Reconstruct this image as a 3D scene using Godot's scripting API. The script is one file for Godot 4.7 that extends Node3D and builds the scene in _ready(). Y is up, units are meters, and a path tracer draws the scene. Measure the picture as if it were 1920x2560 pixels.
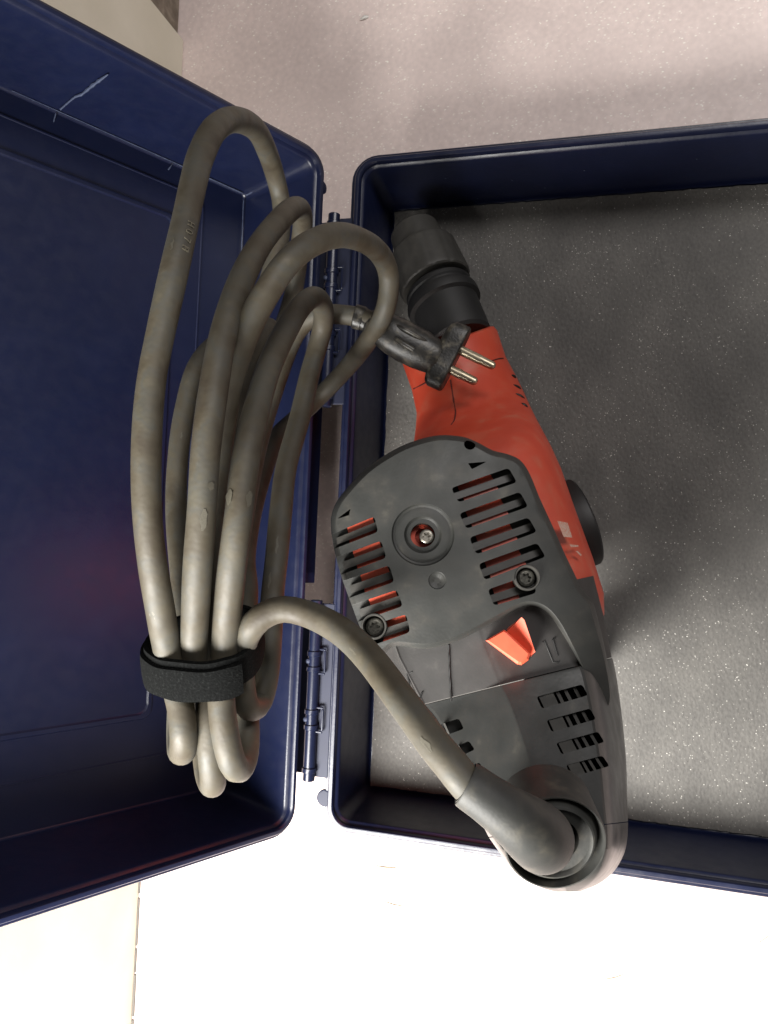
extends Node3D

# ---- survey of the photograph: where the camera stood, metres, y up ----
const EYE := Vector3(0.16797, 0.51790, 0.03159)
const FOCAL := 1923.0
var view := Basis(Vector3(0.963877, -0.263007, -0.04206), Vector3(-0.030831, 0.046679, -0.998434), Vector3(0.264558, 0.963664, 0.036884))
const RIM := 0.0585           # height of the tray's rim and of the hinge
const HALF := 0.215           # half the length of the case along z
const OPEN := 1.0915          # the open lid's rim plane above the horizontal, radians
const CABLE := 0.0053         # radius of the rubber cable

var rng := RandomNumberGenerator.new()
var M := {}
var names := {}

func spot(u: float, v: float, d: float) -> Vector3:     # a measured direction and distance along the optical axis
	return EYE + view * Vector3((u - 960.0) / FOCAL * d, -(v - 1280.0) / FOCAL * d, -d)

# ---------------------------------------------------------------- mesh kit
class Kit:
	var p := PackedVector3Array()
	func tri(a: Vector3, b: Vector3, c: Vector3) -> void:
		p.append(a); p.append(b); p.append(c)
	func quad(a: Vector3, b: Vector3, c: Vector3, d: Vector3) -> void:
		tri(a, b, c); tri(a, c, d)
	func rings(list: Array, cap_a := true, cap_b := true, closed := true) -> void:
		for i in list.size() - 1:
			var a: PackedVector3Array = list[i]
			var b: PackedVector3Array = list[i + 1]
			var n := a.size()
			for k in (n if closed else n - 1):
				var m := (k + 1) % n
				quad(a[k], a[m], b[m], b[k])
		if cap_a: fan(list[0], true)
		if cap_b: fan(list[list.size() - 1], false)
	func fan(r: PackedVector3Array, flip: bool) -> void:      # fills an outline, concave ones too
		var o := Vector3.ZERO
		for q in r: o += q
		o /= r.size()
		var nrm := Vector3.ZERO
		for i in r.size(): nrm += (r[i] - o).cross(r[(i + 1) % r.size()] - o)
		nrm = nrm.normalized()
		var ex := nrm.cross(Vector3(0.31, 0.17, 0.93)).normalized()
		var ey := nrm.cross(ex)
		var flat := PackedVector2Array()
		for q in r: flat.append(Vector2((q - o).dot(ex), (q - o).dot(ey)) * 1000.0)
		var t := Geometry2D.triangulate_polygon(flat)
		for i in range(0, t.size(), 3):
			var c1: Vector3 = (r[t[i + 1]] - r[t[i]]).cross(r[t[i + 2]] - r[t[i]])
			if (c1.dot(nrm) > 0.0) != flip: tri(r[t[i]], r[t[i + 1]], r[t[i + 2]])
			else: tri(r[t[i]], r[t[i + 2]], r[t[i + 1]])
		if t.is_empty():
			for i in r.size():
				if flip: tri(o, r[(i + 1) % r.size()], r[i])
				else: tri(o, r[i], r[(i + 1) % r.size()])
	func box(c: Vector3, s: Vector3, b := Basis(), bev := 0.0) -> void:
		var h := s * 0.5
		bev = minf(bev, minf(h.x, minf(h.y, h.z)) * 0.9)
		var list := []
		for lv in [[-h.y, bev], [-h.y + bev, 0.0], [h.y - bev, 0.0], [h.y, bev]]:
			if bev == 0.0 and lv[0] != -h.y and lv[0] != h.y: continue
			var i: float = lv[1]
			var r := PackedVector3Array()
			for q in [[-h.x + i, -h.z + i + bev], [-h.x + i + bev, -h.z + i], [h.x - i - bev, -h.z + i], [h.x - i, -h.z + i + bev], [h.x - i, h.z - i - bev], [h.x - i - bev, h.z - i], [-h.x + i + bev, h.z - i], [-h.x + i, h.z - i - bev]]:
				r.append(c + b * Vector3(q[0], lv[0], q[1]))
			list.append(r)
		if bev == 0.0:
			list = [list[0], list[list.size() - 1]]
			for k in 2:
				var r: PackedVector3Array = list[k]
				list[k] = PackedVector3Array([r[0], r[2], r[4], r[6]])
		rings(list)
	func lathe(o: Vector3, axis: Vector3, prof: Array, seg := 40, turn := 0.0) -> void:   # prof: [along, radius]
		var z := axis.normalized()
		var x := z.cross(Vector3(0.3, 0.9, 0.21)).normalized()
		var y := z.cross(x)
		var list := []
		for q in prof:
			var r := PackedVector3Array()
			for k in seg:
				var a := TAU * k / seg + turn
				var rad: float = q[1]
				if q.size() > 2 and q[2] > 0.0:       # grip flutes
					rad *= 1.0 - q[2] * (1.0 if (k % 6) < 1 else 0.0)
				r.append(o + z * q[0] + (x * cos(a) + y * sin(a)) * maxf(rad, 0.00002))
			list.append(r)
		rings(list)
	func tube(path: Array, rad: Array, seg := 14, squash := 1.0, facing := Vector3.ZERO) -> void:
		var list := []
		var side := Vector3.ZERO
		for i in path.size():
			var t: Vector3 = (path[mini(i + 1, path.size() - 1)] - path[maxi(i - 1, 0)]).normalized()
			if facing != Vector3.ZERO:
				side = facing.cross(t).normalized()
			elif side == Vector3.ZERO:
				side = t.cross(Vector3(0.2, 0.9, 0.4)).normalized()
			else:
				side = (side - t * side.dot(t)).normalized()
			var up := t.cross(side)
			var r := PackedVector3Array()
			var rr: float = rad[mini(i, rad.size() - 1)]
			for k in seg:
				var a := TAU * k / seg
				r.append(path[i] + side * cos(a) * rr + up * sin(a) * rr * squash)
			list.append(r)
		rings(list)
	func mesh(crease := 38.0, out := true) -> ArrayMesh:
		var n := p.size() / 3
		if out:
			var vol := 0.0
			for i in n: vol += p[i * 3].dot(p[i * 3 + 1].cross(p[i * 3 + 2]))
			if vol > 0.0:                                   # godot's front faces run clockwise
				for i in n:
					var s := p[i * 3 + 1]; p[i * 3 + 1] = p[i * 3 + 2]; p[i * 3 + 2] = s
		var fn := PackedVector3Array(); fn.resize(n)
		var at := {}
		var keys := []; keys.resize(n * 3)
		for i in n:
			fn[i] = (p[i * 3 + 2] - p[i * 3]).cross(p[i * 3 + 1] - p[i * 3])
			for k in 3:
				var key := Vector3i((p[i * 3 + k] * 50000.0).round())
				keys[i * 3 + k] = key
				if at.has(key): at[key].append(i)
				else: at[key] = [i]
		var lim := cos(deg_to_rad(crease))
		var nn := PackedVector3Array(); nn.resize(n * 3)
		for i in n:
			var f := fn[i].normalized()
			for k in 3:
				var s := Vector3.ZERO
				for j in at[keys[i * 3 + k]]:
					if fn[j].normalized().dot(f) >= lim: s += fn[j]
				nn[i * 3 + k] = s.normalized() if s.length() > 1e-16 else f
		var a := []; a.resize(Mesh.ARRAY_MAX)
		a[Mesh.ARRAY_VERTEX] = p; a[Mesh.ARRAY_NORMAL] = nn
		var m := ArrayMesh.new()
		m.add_surface_from_arrays(Mesh.PRIMITIVE_TRIANGLES, a)
		return m

func numbered(called: String) -> String:
	var k: int = names.get(called, 0)
	names[called] = k + 1
	return called if k == 0 else "%s_%03d" % [called, k]

func put(called: String, mesh: Mesh, mat: Material, parent: Node = self) -> MeshInstance3D:
	var o := MeshInstance3D.new()
	o.name = numbered(called) if parent == self else called
	o.mesh = mesh
	o.material_override = mat
	parent.add_child(o, true)
	return o

func tag(o: Node, label: String, category := "", group := "", kind := "") -> void:
	if label: o.set_meta("label", label)
	if category: o.set_meta("category", category)
	if group: o.set_meta("group", group)
	if kind: o.set_meta("kind", kind)

func carve(body: ArrayMesh, cuts: Array, crease := 38.0) -> ArrayMesh:     # body minus cuts
	var c := CSGCombiner3D.new()
	c.name = "carving"
	add_child(c)
	var a := CSGMesh3D.new(); a.mesh = body; c.add_child(a)
	for k in cuts:
		var s := CSGMesh3D.new(); s.mesh = k; s.operation = CSGShape3D.OPERATION_SUBTRACTION; c.add_child(s)
	await get_tree().process_frame
	await get_tree().process_frame
	var got: ArrayMesh = c.bake_static_mesh()
	remove_child(c); c.free()
	if got == null or got.get_surface_count() == 0:
		print("carving failed"); return body
	var kit := Kit.new()
	for s in got.get_surface_count():
		var arr := got.surface_get_arrays(s)
		var v: PackedVector3Array = arr[Mesh.ARRAY_VERTEX]
		if arr[Mesh.ARRAY_INDEX] != null:
			for i in arr[Mesh.ARRAY_INDEX]: kit.p.append(v[i])
		else: kit.p.append_array(v)
	return kit.mesh(crease)

func spline(pts: Array, step := 0.004) -> Array:       # Catmull-Rom through Vector3s
	var out := []
	for i in pts.size() - 1:
		var a: Vector3 = pts[maxi(i - 1, 0)]
		var b: Vector3 = pts[i]
		var c: Vector3 = pts[i + 1]
		var d: Vector3 = pts[mini(i + 2, pts.size() - 1)]
		var n := maxi(2, int(b.distance_to(c) / step))
		for k in n: out.append(b.cubic_interpolate(c, a, d, float(k) / n))
	out.append(pts[pts.size() - 1])
	return out

func smooth2(pts: Array, per := 5) -> Array:            # closed Catmull-Rom in the plane
	var out := []
	var n := pts.size()
	for i in n:
		for k in per:
			var t := float(k) / per
			var b := Vector2(pts[i][0], pts[i][1])
			var c := Vector2(pts[(i + 1) % n][0], pts[(i + 1) % n][1])
			var a := Vector2(pts[(i + n - 1) % n][0], pts[(i + n - 1) % n][1])
			var d := Vector2(pts[(i + 2) % n][0], pts[(i + 2) % n][1])
			out.append(b.cubic_interpolate(c, a, d, t))
	return out

func inset2(poly: Array, by: float) -> Array:
	var out := []
	var n := poly.size()
	var area := 0.0
	for i in n: area += poly[i].cross(poly[(i + 1) % n])
	for i in n:
		var t: Vector2 = (poly[(i + 2) % n] - poly[(i + n - 2) % n]).normalized()
		out.append(poly[i] + Vector2(-t.y, t.x) * by * signf(area))
	return out

# ---------------------------------------------------------------- materials
func noise_tex(seed_: int, freq: float, stops: Array, octaves := 4, size := 512, kind := FastNoiseLite.TYPE_SIMPLEX_SMOOTH) -> NoiseTexture2D:
	var f := FastNoiseLite.new()
	f.seed = seed_; f.frequency = freq; f.fractal_octaves = octaves; f.noise_type = kind
	var t := NoiseTexture2D.new()
	t.width = size; t.height = size; t.seamless = true; t.noise = f
	if stops.size():
		var g := Gradient.new()
		var off := PackedFloat32Array(); var col := PackedColorArray()
		for s in stops: off.append(s[0]); col.append(s[1])
		g.offsets = off; g.colors = col
		t.color_ramp = g
	return t

func lin(r: float, g: float, b: float) -> Color:
	return Color(r, g, b).linear_to_srgb()

func mat(tex: Texture2D, rough: float, scale: float, bump: Texture2D = null, bump_cm := 0.0, rough_tex: Texture2D = null) -> StandardMaterial3D:
	var m := StandardMaterial3D.new()
	m.roughness = rough
	m.uv1_triplanar = true
	m.uv1_world_triplanar = true
	m.uv1_scale = Vector3.ONE * scale
	if tex: m.albedo_texture = tex
	if rough_tex: m.roughness_texture = rough_tex; m.roughness = 1.0
	if bump: m.heightmap_enabled = true; m.heightmap_texture = bump; m.heightmap_scale = bump_cm
	return m

func speckled(size: int, base: Color, vary: float, specks: int, dark: int, seed_: int) -> Image:
	var r := RandomNumberGenerator.new(); r.seed = seed_
	var f := FastNoiseLite.new(); f.seed = seed_; f.frequency = 0.006; f.fractal_octaves = 5
	var big := f.get_seamless_image(size, size)
	var g := FastNoiseLite.new(); g.seed = seed_ + 3; g.frequency = 0.12; g.fractal_octaves = 3
	var fine := g.get_seamless_image(size, size)
	var im := Image.create(size, size, false, Image.FORMAT_RGB8)
	var b := base
	for y in size:
		for x in size:
			var k := 1.0 + vary * (big.get_pixel(x, y).r - 0.5) * 1.4 + vary * (fine.get_pixel(x, y).r - 0.5) * 1.1
			im.set_pixel(x, y, Color(b.r * k, b.g * k, b.b * (k * 0.97 + 0.03)))
	for i in specks:
		var x := r.randi() % size
		var y := r.randi() % size
		var w := 1 + (r.randi() % 2)
		var s := pow(r.randf(), 2.4)
		if fine.get_pixel(x, y).r + big.get_pixel(x, y).r < 0.9: continue
		for j in w:
			var c := im.get_pixel((x + j) % size, y)
			im.set_pixel((x + j) % size, y, c.lerp(Color(1.0, 0.99, 0.95), 0.3 + 0.7 * s))
	for i in dark:
		var x := r.randi() % size
		var y := r.randi() % size
		var c := im.get_pixel(x, y)
		im.set_pixel(x, y, c.darkened(0.2 + 0.35 * r.randf()))
	return im

func materials() -> void:
	var fine := noise_tex(5, 0.35, [], 2, 256)
	var cloud := noise_tex(9, 0.02, [], 5, 512)
	M.blue = mat(noise_tex(11, 0.006, [[0.0, lin(0.0052, 0.0078, 0.027)], [0.55, lin(0.0058, 0.0088, 0.030)], [1.0, lin(0.0070, 0.0105, 0.035)]], 3), 0.33, 6.0, fine, 0.004, noise_tex(12, 0.03, [[0.0, Color(0.28, 0.28, 0.28)], [1.0, Color(0.44, 0.44, 0.44)]], 5))
	M.blue_edge = mat(noise_tex(13, 0.03, [[0.0, lin(0.006, 0.009, 0.027)], [1.0, lin(0.010, 0.014, 0.038)]]), 0.3, 8.0)
	M.blue_matt = mat(noise_tex(15, 0.01, [[0.0, lin(0.006, 0.009, 0.028)], [1.0, lin(0.009, 0.013, 0.038)]], 3), 0.62, 8.0)
	M.scuff = mat(noise_tex(14, 0.2, [[0.2, lin(0.018, 0.028, 0.065)], [0.7, lin(0.085, 0.10, 0.155)]]), 0.6, 20.0)
	M.grey = mat(noise_tex(21, 0.014, [[0.0, lin(0.017, 0.018, 0.016)], [0.5, lin(0.024, 0.025, 0.023)], [0.76, lin(0.034, 0.033, 0.029)], [1.0, lin(0.075, 0.070, 0.056)]], 6), 0.56, 9.0, fine, 0.005, noise_tex(22, 0.02, [[0.0, Color(0.46, 0.46, 0.46)], [1.0, Color(0.66, 0.66, 0.66)]], 5))
	M.grip = mat(noise_tex(26, 0.014, [[0.0, lin(0.020, 0.021, 0.020)], [0.5, lin(0.028, 0.029, 0.028)], [0.8, lin(0.038, 0.037, 0.034)], [1.0, lin(0.085, 0.08, 0.066)]], 6), 0.42, 9.0, fine, 0.004, noise_tex(27, 0.02, [[0.0, Color(0.27, 0.27, 0.27)], [1.0, Color(0.46, 0.46, 0.46)]], 5))
	M.dark = mat(noise_tex(23, 0.02, [[0.0, lin(0.026, 0.025, 0.022)], [0.6, lin(0.038, 0.036, 0.032)], [1.0, lin(0.06, 0.056, 0.047)]], 5), 0.5, 9.0, fine, 0.004)
	M.black = mat(noise_tex(24, 0.02, [[0.0, lin(0.007, 0.007, 0.007)], [1.0, lin(0.014, 0.0135, 0.013)]], 4), 0.55, 9.0)
	M.panel = mat(noise_tex(25, 0.02, [[0.0, lin(0.017, 0.016, 0.015)], [0.7, lin(0.024, 0.022, 0.021)], [1.0, lin(0.042, 0.039, 0.035)]], 5), 0.6, 10.0, fine, 0.002)
	M.red = mat(noise_tex(31, 0.014, [[0.0, lin(0.46, 0.050, 0.024)], [0.55, lin(0.52, 0.062, 0.029)], [0.72, lin(0.51, 0.085, 0.045)], [1.0, lin(0.46, 0.17, 0.105)]], 5), 0.42, 7.0, fine, 0.003)
	M.red_seam = mat(noise_tex(33, 0.05, [[0.0, lin(0.07, 0.010, 0.007)], [1.0, lin(0.13, 0.018, 0.011)]], 3), 0.7, 20.0)
	M.red_bright = mat(noise_tex(32, 0.02, [[0.0, lin(0.70, 0.085, 0.04)], [1.0, lin(0.74, 0.12, 0.06)]], 3), 0.42, 10.0)
	M.cable = mat(noise_tex(41, 0.018, [[0.0, lin(0.029, 0.021, 0.013)], [0.3, lin(0.046, 0.037, 0.023)], [0.5, lin(0.061, 0.052, 0.035)], [0.65, lin(0.054, 0.052, 0.043)], [0.8, lin(0.064, 0.057, 0.039)], [1.0, lin(0.098, 0.084, 0.059)]], 6), 0.62, 5.5, fine, 0.012, noise_tex(42, 0.03, [[0.0, Color(0.5, 0.5, 0.5)], [1.0, Color(0.78, 0.78, 0.78)]], 4))
	M.rubbed = mat(noise_tex(48, 0.15, [[0.2, lin(0.055, 0.05, 0.036)], [0.7, lin(0.10, 0.092, 0.07)]], 3), 0.6, 40.0)
	M.letter = mat(noise_tex(47, 0.1, [[0.0, lin(0.09, 0.08, 0.055)], [1.0, lin(0.16, 0.145, 0.11)]], 3), 0.5, 30.0)
	M.boot = mat(noise_tex(43, 0.02, [[0.0, lin(0.014, 0.015, 0.0135)], [0.6, lin(0.025, 0.025, 0.0225)], [1.0, lin(0.075, 0.067, 0.05)]], 5), 0.6, 9.0, fine, 0.006)
	M.plug = mat(noise_tex(44, 0.035, [[0.0, lin(0.008, 0.008, 0.0075)], [0.5, lin(0.013, 0.012, 0.0105)], [0.62, lin(0.035, 0.031, 0.024)], [0.8, lin(0.085, 0.076, 0.058)], [1.0, lin(0.2, 0.18, 0.14)]], 5), 0.4, 9.0, fine, 0.012)
	M.felt = mat(noise_tex(45, 0.09, [[0.0, lin(0.0018, 0.002, 0.002)], [0.65, lin(0.0042, 0.0046, 0.0046)], [1.0, lin(0.022, 0.0235, 0.023)]], 4), 0.95, 16.0, noise_tex(46, 0.3, [], 3, 256), 0.03)
	M.felt.metallic_specular = 0.2
	M.brass = mat(noise_tex(51, 0.04, [[0.0, lin(0.42, 0.36, 0.25)], [1.0, lin(0.62, 0.55, 0.42)]], 4), 0.34, 20.0)
	M.brass.metallic = 0.9
	M.steel = mat(noise_tex(52, 0.05, [[0.0, lin(0.22, 0.20, 0.17)], [1.0, lin(0.58, 0.55, 0.48)]], 4), 0.36, 30.0)
	M.steel.metallic = 0.9
	M.gunmetal = mat(noise_tex(53, 0.05, [[0.0, lin(0.05, 0.05, 0.045)], [1.0, lin(0.22, 0.21, 0.18)]], 4), 0.36, 30.0)
	M.gunmetal.metallic = 0.8
	M.print = mat(noise_tex(54, 0.12, [[0.25, lin(0.50, 0.14, 0.09)], [0.5, lin(0.50, 0.36, 0.29)], [1.0, lin(0.58, 0.47, 0.40)]], 4), 0.5, 12.0)
	M.floor = mat(ImageTexture.create_from_image(speckled(1024, lin(0.70, 0.585, 0.55), 0.07, 30000, 0, 61)), 0.5, 1.55, ImageTexture.create_from_image(fine_relief(512, 62)), 0.03)
	M.cream = mat(noise_tex(71, 0.01, [[0.0, lin(0.66, 0.61, 0.49)], [0.6, lin(0.71, 0.66, 0.54)], [1.0, lin(0.75, 0.70, 0.58)]], 5), 0.62, 2.5, cloud, 0.02)
	M.brown = mat(noise_tex(72, 0.03, [[0.0, lin(0.13, 0.10, 0.075)], [0.6, lin(0.21, 0.17, 0.13)], [1.0, lin(0.30, 0.25, 0.2)]], 6), 0.8, 6.0, fine, 0.03)
	M.dirt = mat(noise_tex(73, 0.2, [[0.0, lin(0.06, 0.055, 0.05)], [1.0, lin(0.3, 0.28, 0.25)]], 3), 0.9, 25.0)
	M.splinter = mat(noise_tex(74, 0.1, [[0.0, lin(0.20, 0.17, 0.13)], [1.0, lin(0.40, 0.34, 0.26)]], 3), 0.8, 40.0)
	M.chip = mat(noise_tex(75, 0.1, [[0.0, lin(0.62, 0.60, 0.56)], [1.0, lin(0.8, 0.78, 0.74)]], 3), 0.7, 40.0)

func fine_relief(size: int, seed_: int) -> Image:
	var f := FastNoiseLite.new(); f.seed = seed_; f.frequency = 0.09; f.fractal_octaves = 4
	return f.get_seamless_image(size, size)

# ---------------------------------------------------------------- the scene
func _ready() -> void:
	rng.seed = 7
	var cam := Camera3D.new()
	cam.name = "camera"
	cam.transform = Transform3D(view.orthonormalized(), EYE)
	cam.fov = rad_to_deg(2.0 * atan(1280.0 / FOCAL))
	cam.near = 0.01; cam.far = 30.0
	add_child(cam)
	cam.current = true

	var we := WorldEnvironment.new(); we.name = "surroundings"
	var e := Environment.new()
	e.background_mode = Environment.BG_COLOR
	e.background_color = lin(0.085, 0.083, 0.08)
	e.tonemap_mode = Environment.TONE_MAPPER_LINEAR
	e.tonemap_exposure = 1.0
	e.sdfgi_enabled = true; e.ssao_enabled = true; e.ssil_enabled = true
	we.environment = e
	add_child(we)

	lamp("bench_lamp", Vector3(-0.09, 0.50, 0.42), Vector3(0.08, 0.03, 0.17), Vector2(0.34, 0.22), 1.6, lin(1.0, 0.975, 0.93))
	lamp("ceiling_lamp", Vector3(0.85, 1.45, -0.95), Vector3(0.0, 0.0, -0.25), Vector2(1.0, 0.5), 1.9, lin(1.0, 0.965, 0.95))

	materials()
	ground()
	tool_case()
	liner()
	await drill()
	strap()
	debris()

func lamp(called: String, at: Vector3, to: Vector3, size: Vector2, energy: float, color: Color) -> void:
	var l := AreaLight3D.new()
	l.name = called
	l.area_size = size
	l.light_energy = energy
	l.light_color = color
	l.area_range = 6.0
	l.shadow_enabled = true
	add_child(l)
	l.look_at_from_position(at, to, Vector3(0.1, 0.2, 1.0).normalized())

# ---------------------------------------------------------------- setting
func ground() -> void:
	var k := Kit.new()
	k.quad(Vector3(-1.6, 0, -1.8), Vector3(1.8, 0, -1.8), Vector3(1.8, 0, 1.8), Vector3(-1.6, 0, 1.8))
	k.quad(Vector3(-1.6, -0.02, 1.8), Vector3(1.8, -0.02, 1.8), Vector3(1.8, -0.02, -1.8), Vector3(-1.6, -0.02, -1.8))
	var f := put("floor", k.mesh(30, false), M.floor)
	tag(f, "", "", "", "structure")
	# the cream ledge that the lid leans on
	k = Kit.new()
	k.box(Vector3(-0.551, 0.0952, 0.425), Vector3(0.8, 0.1904, 1.55), Basis(), 0.0012)
	var l := put("cream_ledge", k.mesh(20), M.cream)
	tag(l, "smooth cream painted ledge behind the open blue lid", "ledge")
	k = Kit.new()
	k.box(Vector3(-0.556, 0.11, -0.57), Vector3(0.8, 0.22, 0.436), Basis(), 0.002)
	var b := put("brown_board", k.mesh(20), M.brown)
	tag(b, "rough brown board past the far end of the cream ledge", "board")
	# dirt caught in the seam between ledge and floor
	k = Kit.new()
	var z := 0.2
	while z < 0.75:
		var w := 0.0006 + 0.0012 * rng.randf()
		var len := 0.006 + 0.03 * rng.randf()
		if rng.randf() < 0.75:
			k.box(Vector3(-0.1508 + w * 0.3, 0.0007, z + len / 2), Vector3(w, 0.0013, len), Basis(), 0.0003)
		z += len + 0.004 * rng.randf()
	var s := put("seam_dirt", k.mesh(30), M.dirt)
	tag(s, "dark crumbs of dirt in the seam along the cream ledge", "dirt", "", "stuff")

# ---------------------------------------------------------------- the case
func rrect(x0: float, x1: float, z0: float, z1: float, r: float, y: float, n := 7) -> PackedVector3Array:
	var o := PackedVector3Array()
	r = maxf(r, 0.0005)
	for c in [[x1 - r, z1 - r, 0.0], [x0 + r, z1 - r, 0.5], [x0 + r, z0 + r, 1.0], [x1 - r, z0 + r, 1.5]]:
		for k in n + 1:
			var a: float = (c[2] + 0.5 * k / n) * PI
			o.append(Vector3(c[0] + r * cos(a), y, c[1] + r * sin(a)))
	return o

func shell(depth: float, length: float, floor_in: float) -> ArrayMesh:    # half a case, its rim upwards at y = depth
	var k := Kit.new()
	var list := []
	var d := depth
	for q in [[0.013, 0.0], [0.0112, 0.0012], [0.0062, d - 0.0125], [0.0058, d - 0.0095], [0.0004, d - 0.0088], [0.0, d - 0.008], [0.0, d - 0.0044], [0.0006, d - 0.0038],
			[0.0026, d - 0.0038], [0.003, d - 0.003], [0.003, d - 0.0009], [0.0037, d - 0.0001], [0.0047, d], [0.0058, d - 0.0002], [0.0066, d - 0.0012], [0.0068, d - 0.0034], [0.0082, d - 0.0044], [0.0089, d - 0.0056],
			[0.0095, d - 0.012], [floor_in - 0.0012, 0.0062], [floor_in - 0.0004, 0.0046], [floor_in + 0.0006, 0.004]]:
		var i: float = q[0]
		list.append(rrect(i, length - i, -HALF + i, HALF - i, 0.0165 - i * 0.85, q[1]))
	k.rings(list)
	return k.mesh(34)

func tool_case() -> void:
	var c := Node3D.new()
	c.name = numbered("tool_case")
	c.position = Vector3(0.01, 0, 0)
	add_child(c)
	tag(c, "dark blue plastic tool case lying open with its lid leaning back", "tool case")
	var base := put("base_tray", shell(RIM, 0.315, 0.0150), M.blue, c)
	tag(base, "shallow dark blue tray lying flat")
	# the lid, built like the tray and swung about the hinge
	var depth := 0.0725
	var lid := put("lid", shell(depth, 0.315, 0.0150), M.blue, c)
	tag(lid, "deep dark blue lid tilted up and leaning on the cream ledge")
	var u := Vector3(-cos(OPEN), sin(OPEN), 0)
	var v := Vector3(-sin(OPEN), -cos(OPEN), 0)
	lid.transform = Transform3D(Basis(u, -v, Vector3(0, 0, -1)), Vector3(-0.01, RIM, 0) + u * 0.006 + v * depth)
	# a raised field moulded into the lid's floor
	var k := Kit.new()
	var list := []
	for q in [[-0.001, 0.0035], [0.0, 0.0052], [0.0006, 0.0054], [0.0025, 0.0054], [0.0031, 0.0049], [0.0036, 0.0046]]:
		var i: float = q[0]
		list.append(rrect(0.066 + i, 0.28 - i, -0.147 + i, 0.168 - i, 0.006, q[1]))
	k.rings(list)
	put("floor_panel", k.mesh(30), M.blue, lid)
	k = Kit.new()
	list = []
	for q in [[0.0, 0.0035], [0.0004, 0.0046], [0.0012, 0.0046], [0.0016, 0.0042]]:
		var i: float = q[0]
		list.append(rrect(0.046 + i, 0.295 - i, -0.172 + i, 0.187 - i, 0.008, q[1]))
	k.rings(list)
	put("floor_step", k.mesh(30), M.blue, lid)
	# scuffs on the lid's far wall and floor, in the lid's own axes
	scuff(lid, [Vector3(0.1415, depth - 0.016, 0.2035), Vector3(0.1425, depth - 0.030, 0.2027), Vector3(0.143, 0.030, 0.2018), Vector3(0.1445, 0.026, 0.2014), Vector3(0.145, 0.0095, 0.2002)], [0.0003, 0.0011, 0.0009, 0.0005, 0.0006])
	scuff(lid, [Vector3(0.146, 0.0062, 0.1985), Vector3(0.1465, 0.005, 0.194)], [0.0004, 0.0007])
	scuff(lid, [Vector3(0.072, 0.0062, 0.1992), Vector3(0.074, 0.005, 0.195)], [0.0003, 0.0006])
	scuff(lid, [Vector3(0.0168, 0.0062, 0.196), Vector3(0.0165, 0.006, 0.150), Vector3(0.0166, 0.006, 0.09)], [0.0004, 0.00025, 0.0002])
	scuff(lid, [Vector3(0.17, 0.0064, 0.2003), Vector3(0.06, 0.0064, 0.2003), Vector3(0.018, 0.0064, 0.2001)], [0.0002, 0.0003, 0.0006])
	scuff(lid, [Vector3(0.0155, 0.0075, 0.1995), Vector3(0.0112, 0.035, 0.2035), Vector3(0.0094, depth - 0.010, 0.2055)], [0.0006, 0.0003, 0.0005])
	# round stop tabs in the gap
	k = Kit.new()
	k.lathe(Vector3(0.0005, depth - 0.0066, 0.1935), Vector3(0, 1, 0), [[-0.0016, 0.0038], [-0.0012, 0.0044], [0.0012, 0.0044], [0.0016, 0.0038]], 24)
	put("stop_tab", k.mesh(), M.blue, lid)
	k = Kit.new()
	k.lathe(Vector3(0.0, RIM - 0.0050, 0.1945), Vector3(0, 1, 0), [[-0.0016, 0.0046], [-0.0012, 0.0052], [0.0012, 0.0052], [0.0016, 0.0046]], 24)
	put("stop_tab", k.mesh(), M.blue_matt, base)
	hinge(c, -0.177, -0.052)
	hinge(c, 0.071, 0.184)
	# specks stuck to the tray's far wall
	for q in [[0.075, 0.012], [0.10, 0.03], [0.12, 0.018], [0.145, 0.034], [0.17, 0.01], [0.21, 0.036], [0.05, 0.026], [0.058, 0.038]]:
		k = Kit.new()
		k.box(Vector3(q[0], q[1], -HALF + 0.0152 - q[1] * 0.105), Vector3(0.0008, 0.0006, 0.0003), Basis(), 0.0001)
		put("dust_speck", k.mesh(20), M.scuff, base)

func scuff(parent: Node, pts: Array, rad: Array) -> void:
	var path := spline(pts, 0.0015)
	var rr := []
	for i in path.size():
		var t := float(i) / (path.size() - 1) * (rad.size() - 1)
		var a := int(t)
		var r := lerpf(rad[a], rad[mini(a + 1, rad.size() - 1)], t - a)
		rr.append(r * (0.55 + 0.6 * rng.randf()))
	var k := Kit.new()
	k.tube(path, rr, 6, 1.0)
	put("scuff", k.mesh(50), M.scuff, parent)

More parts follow.
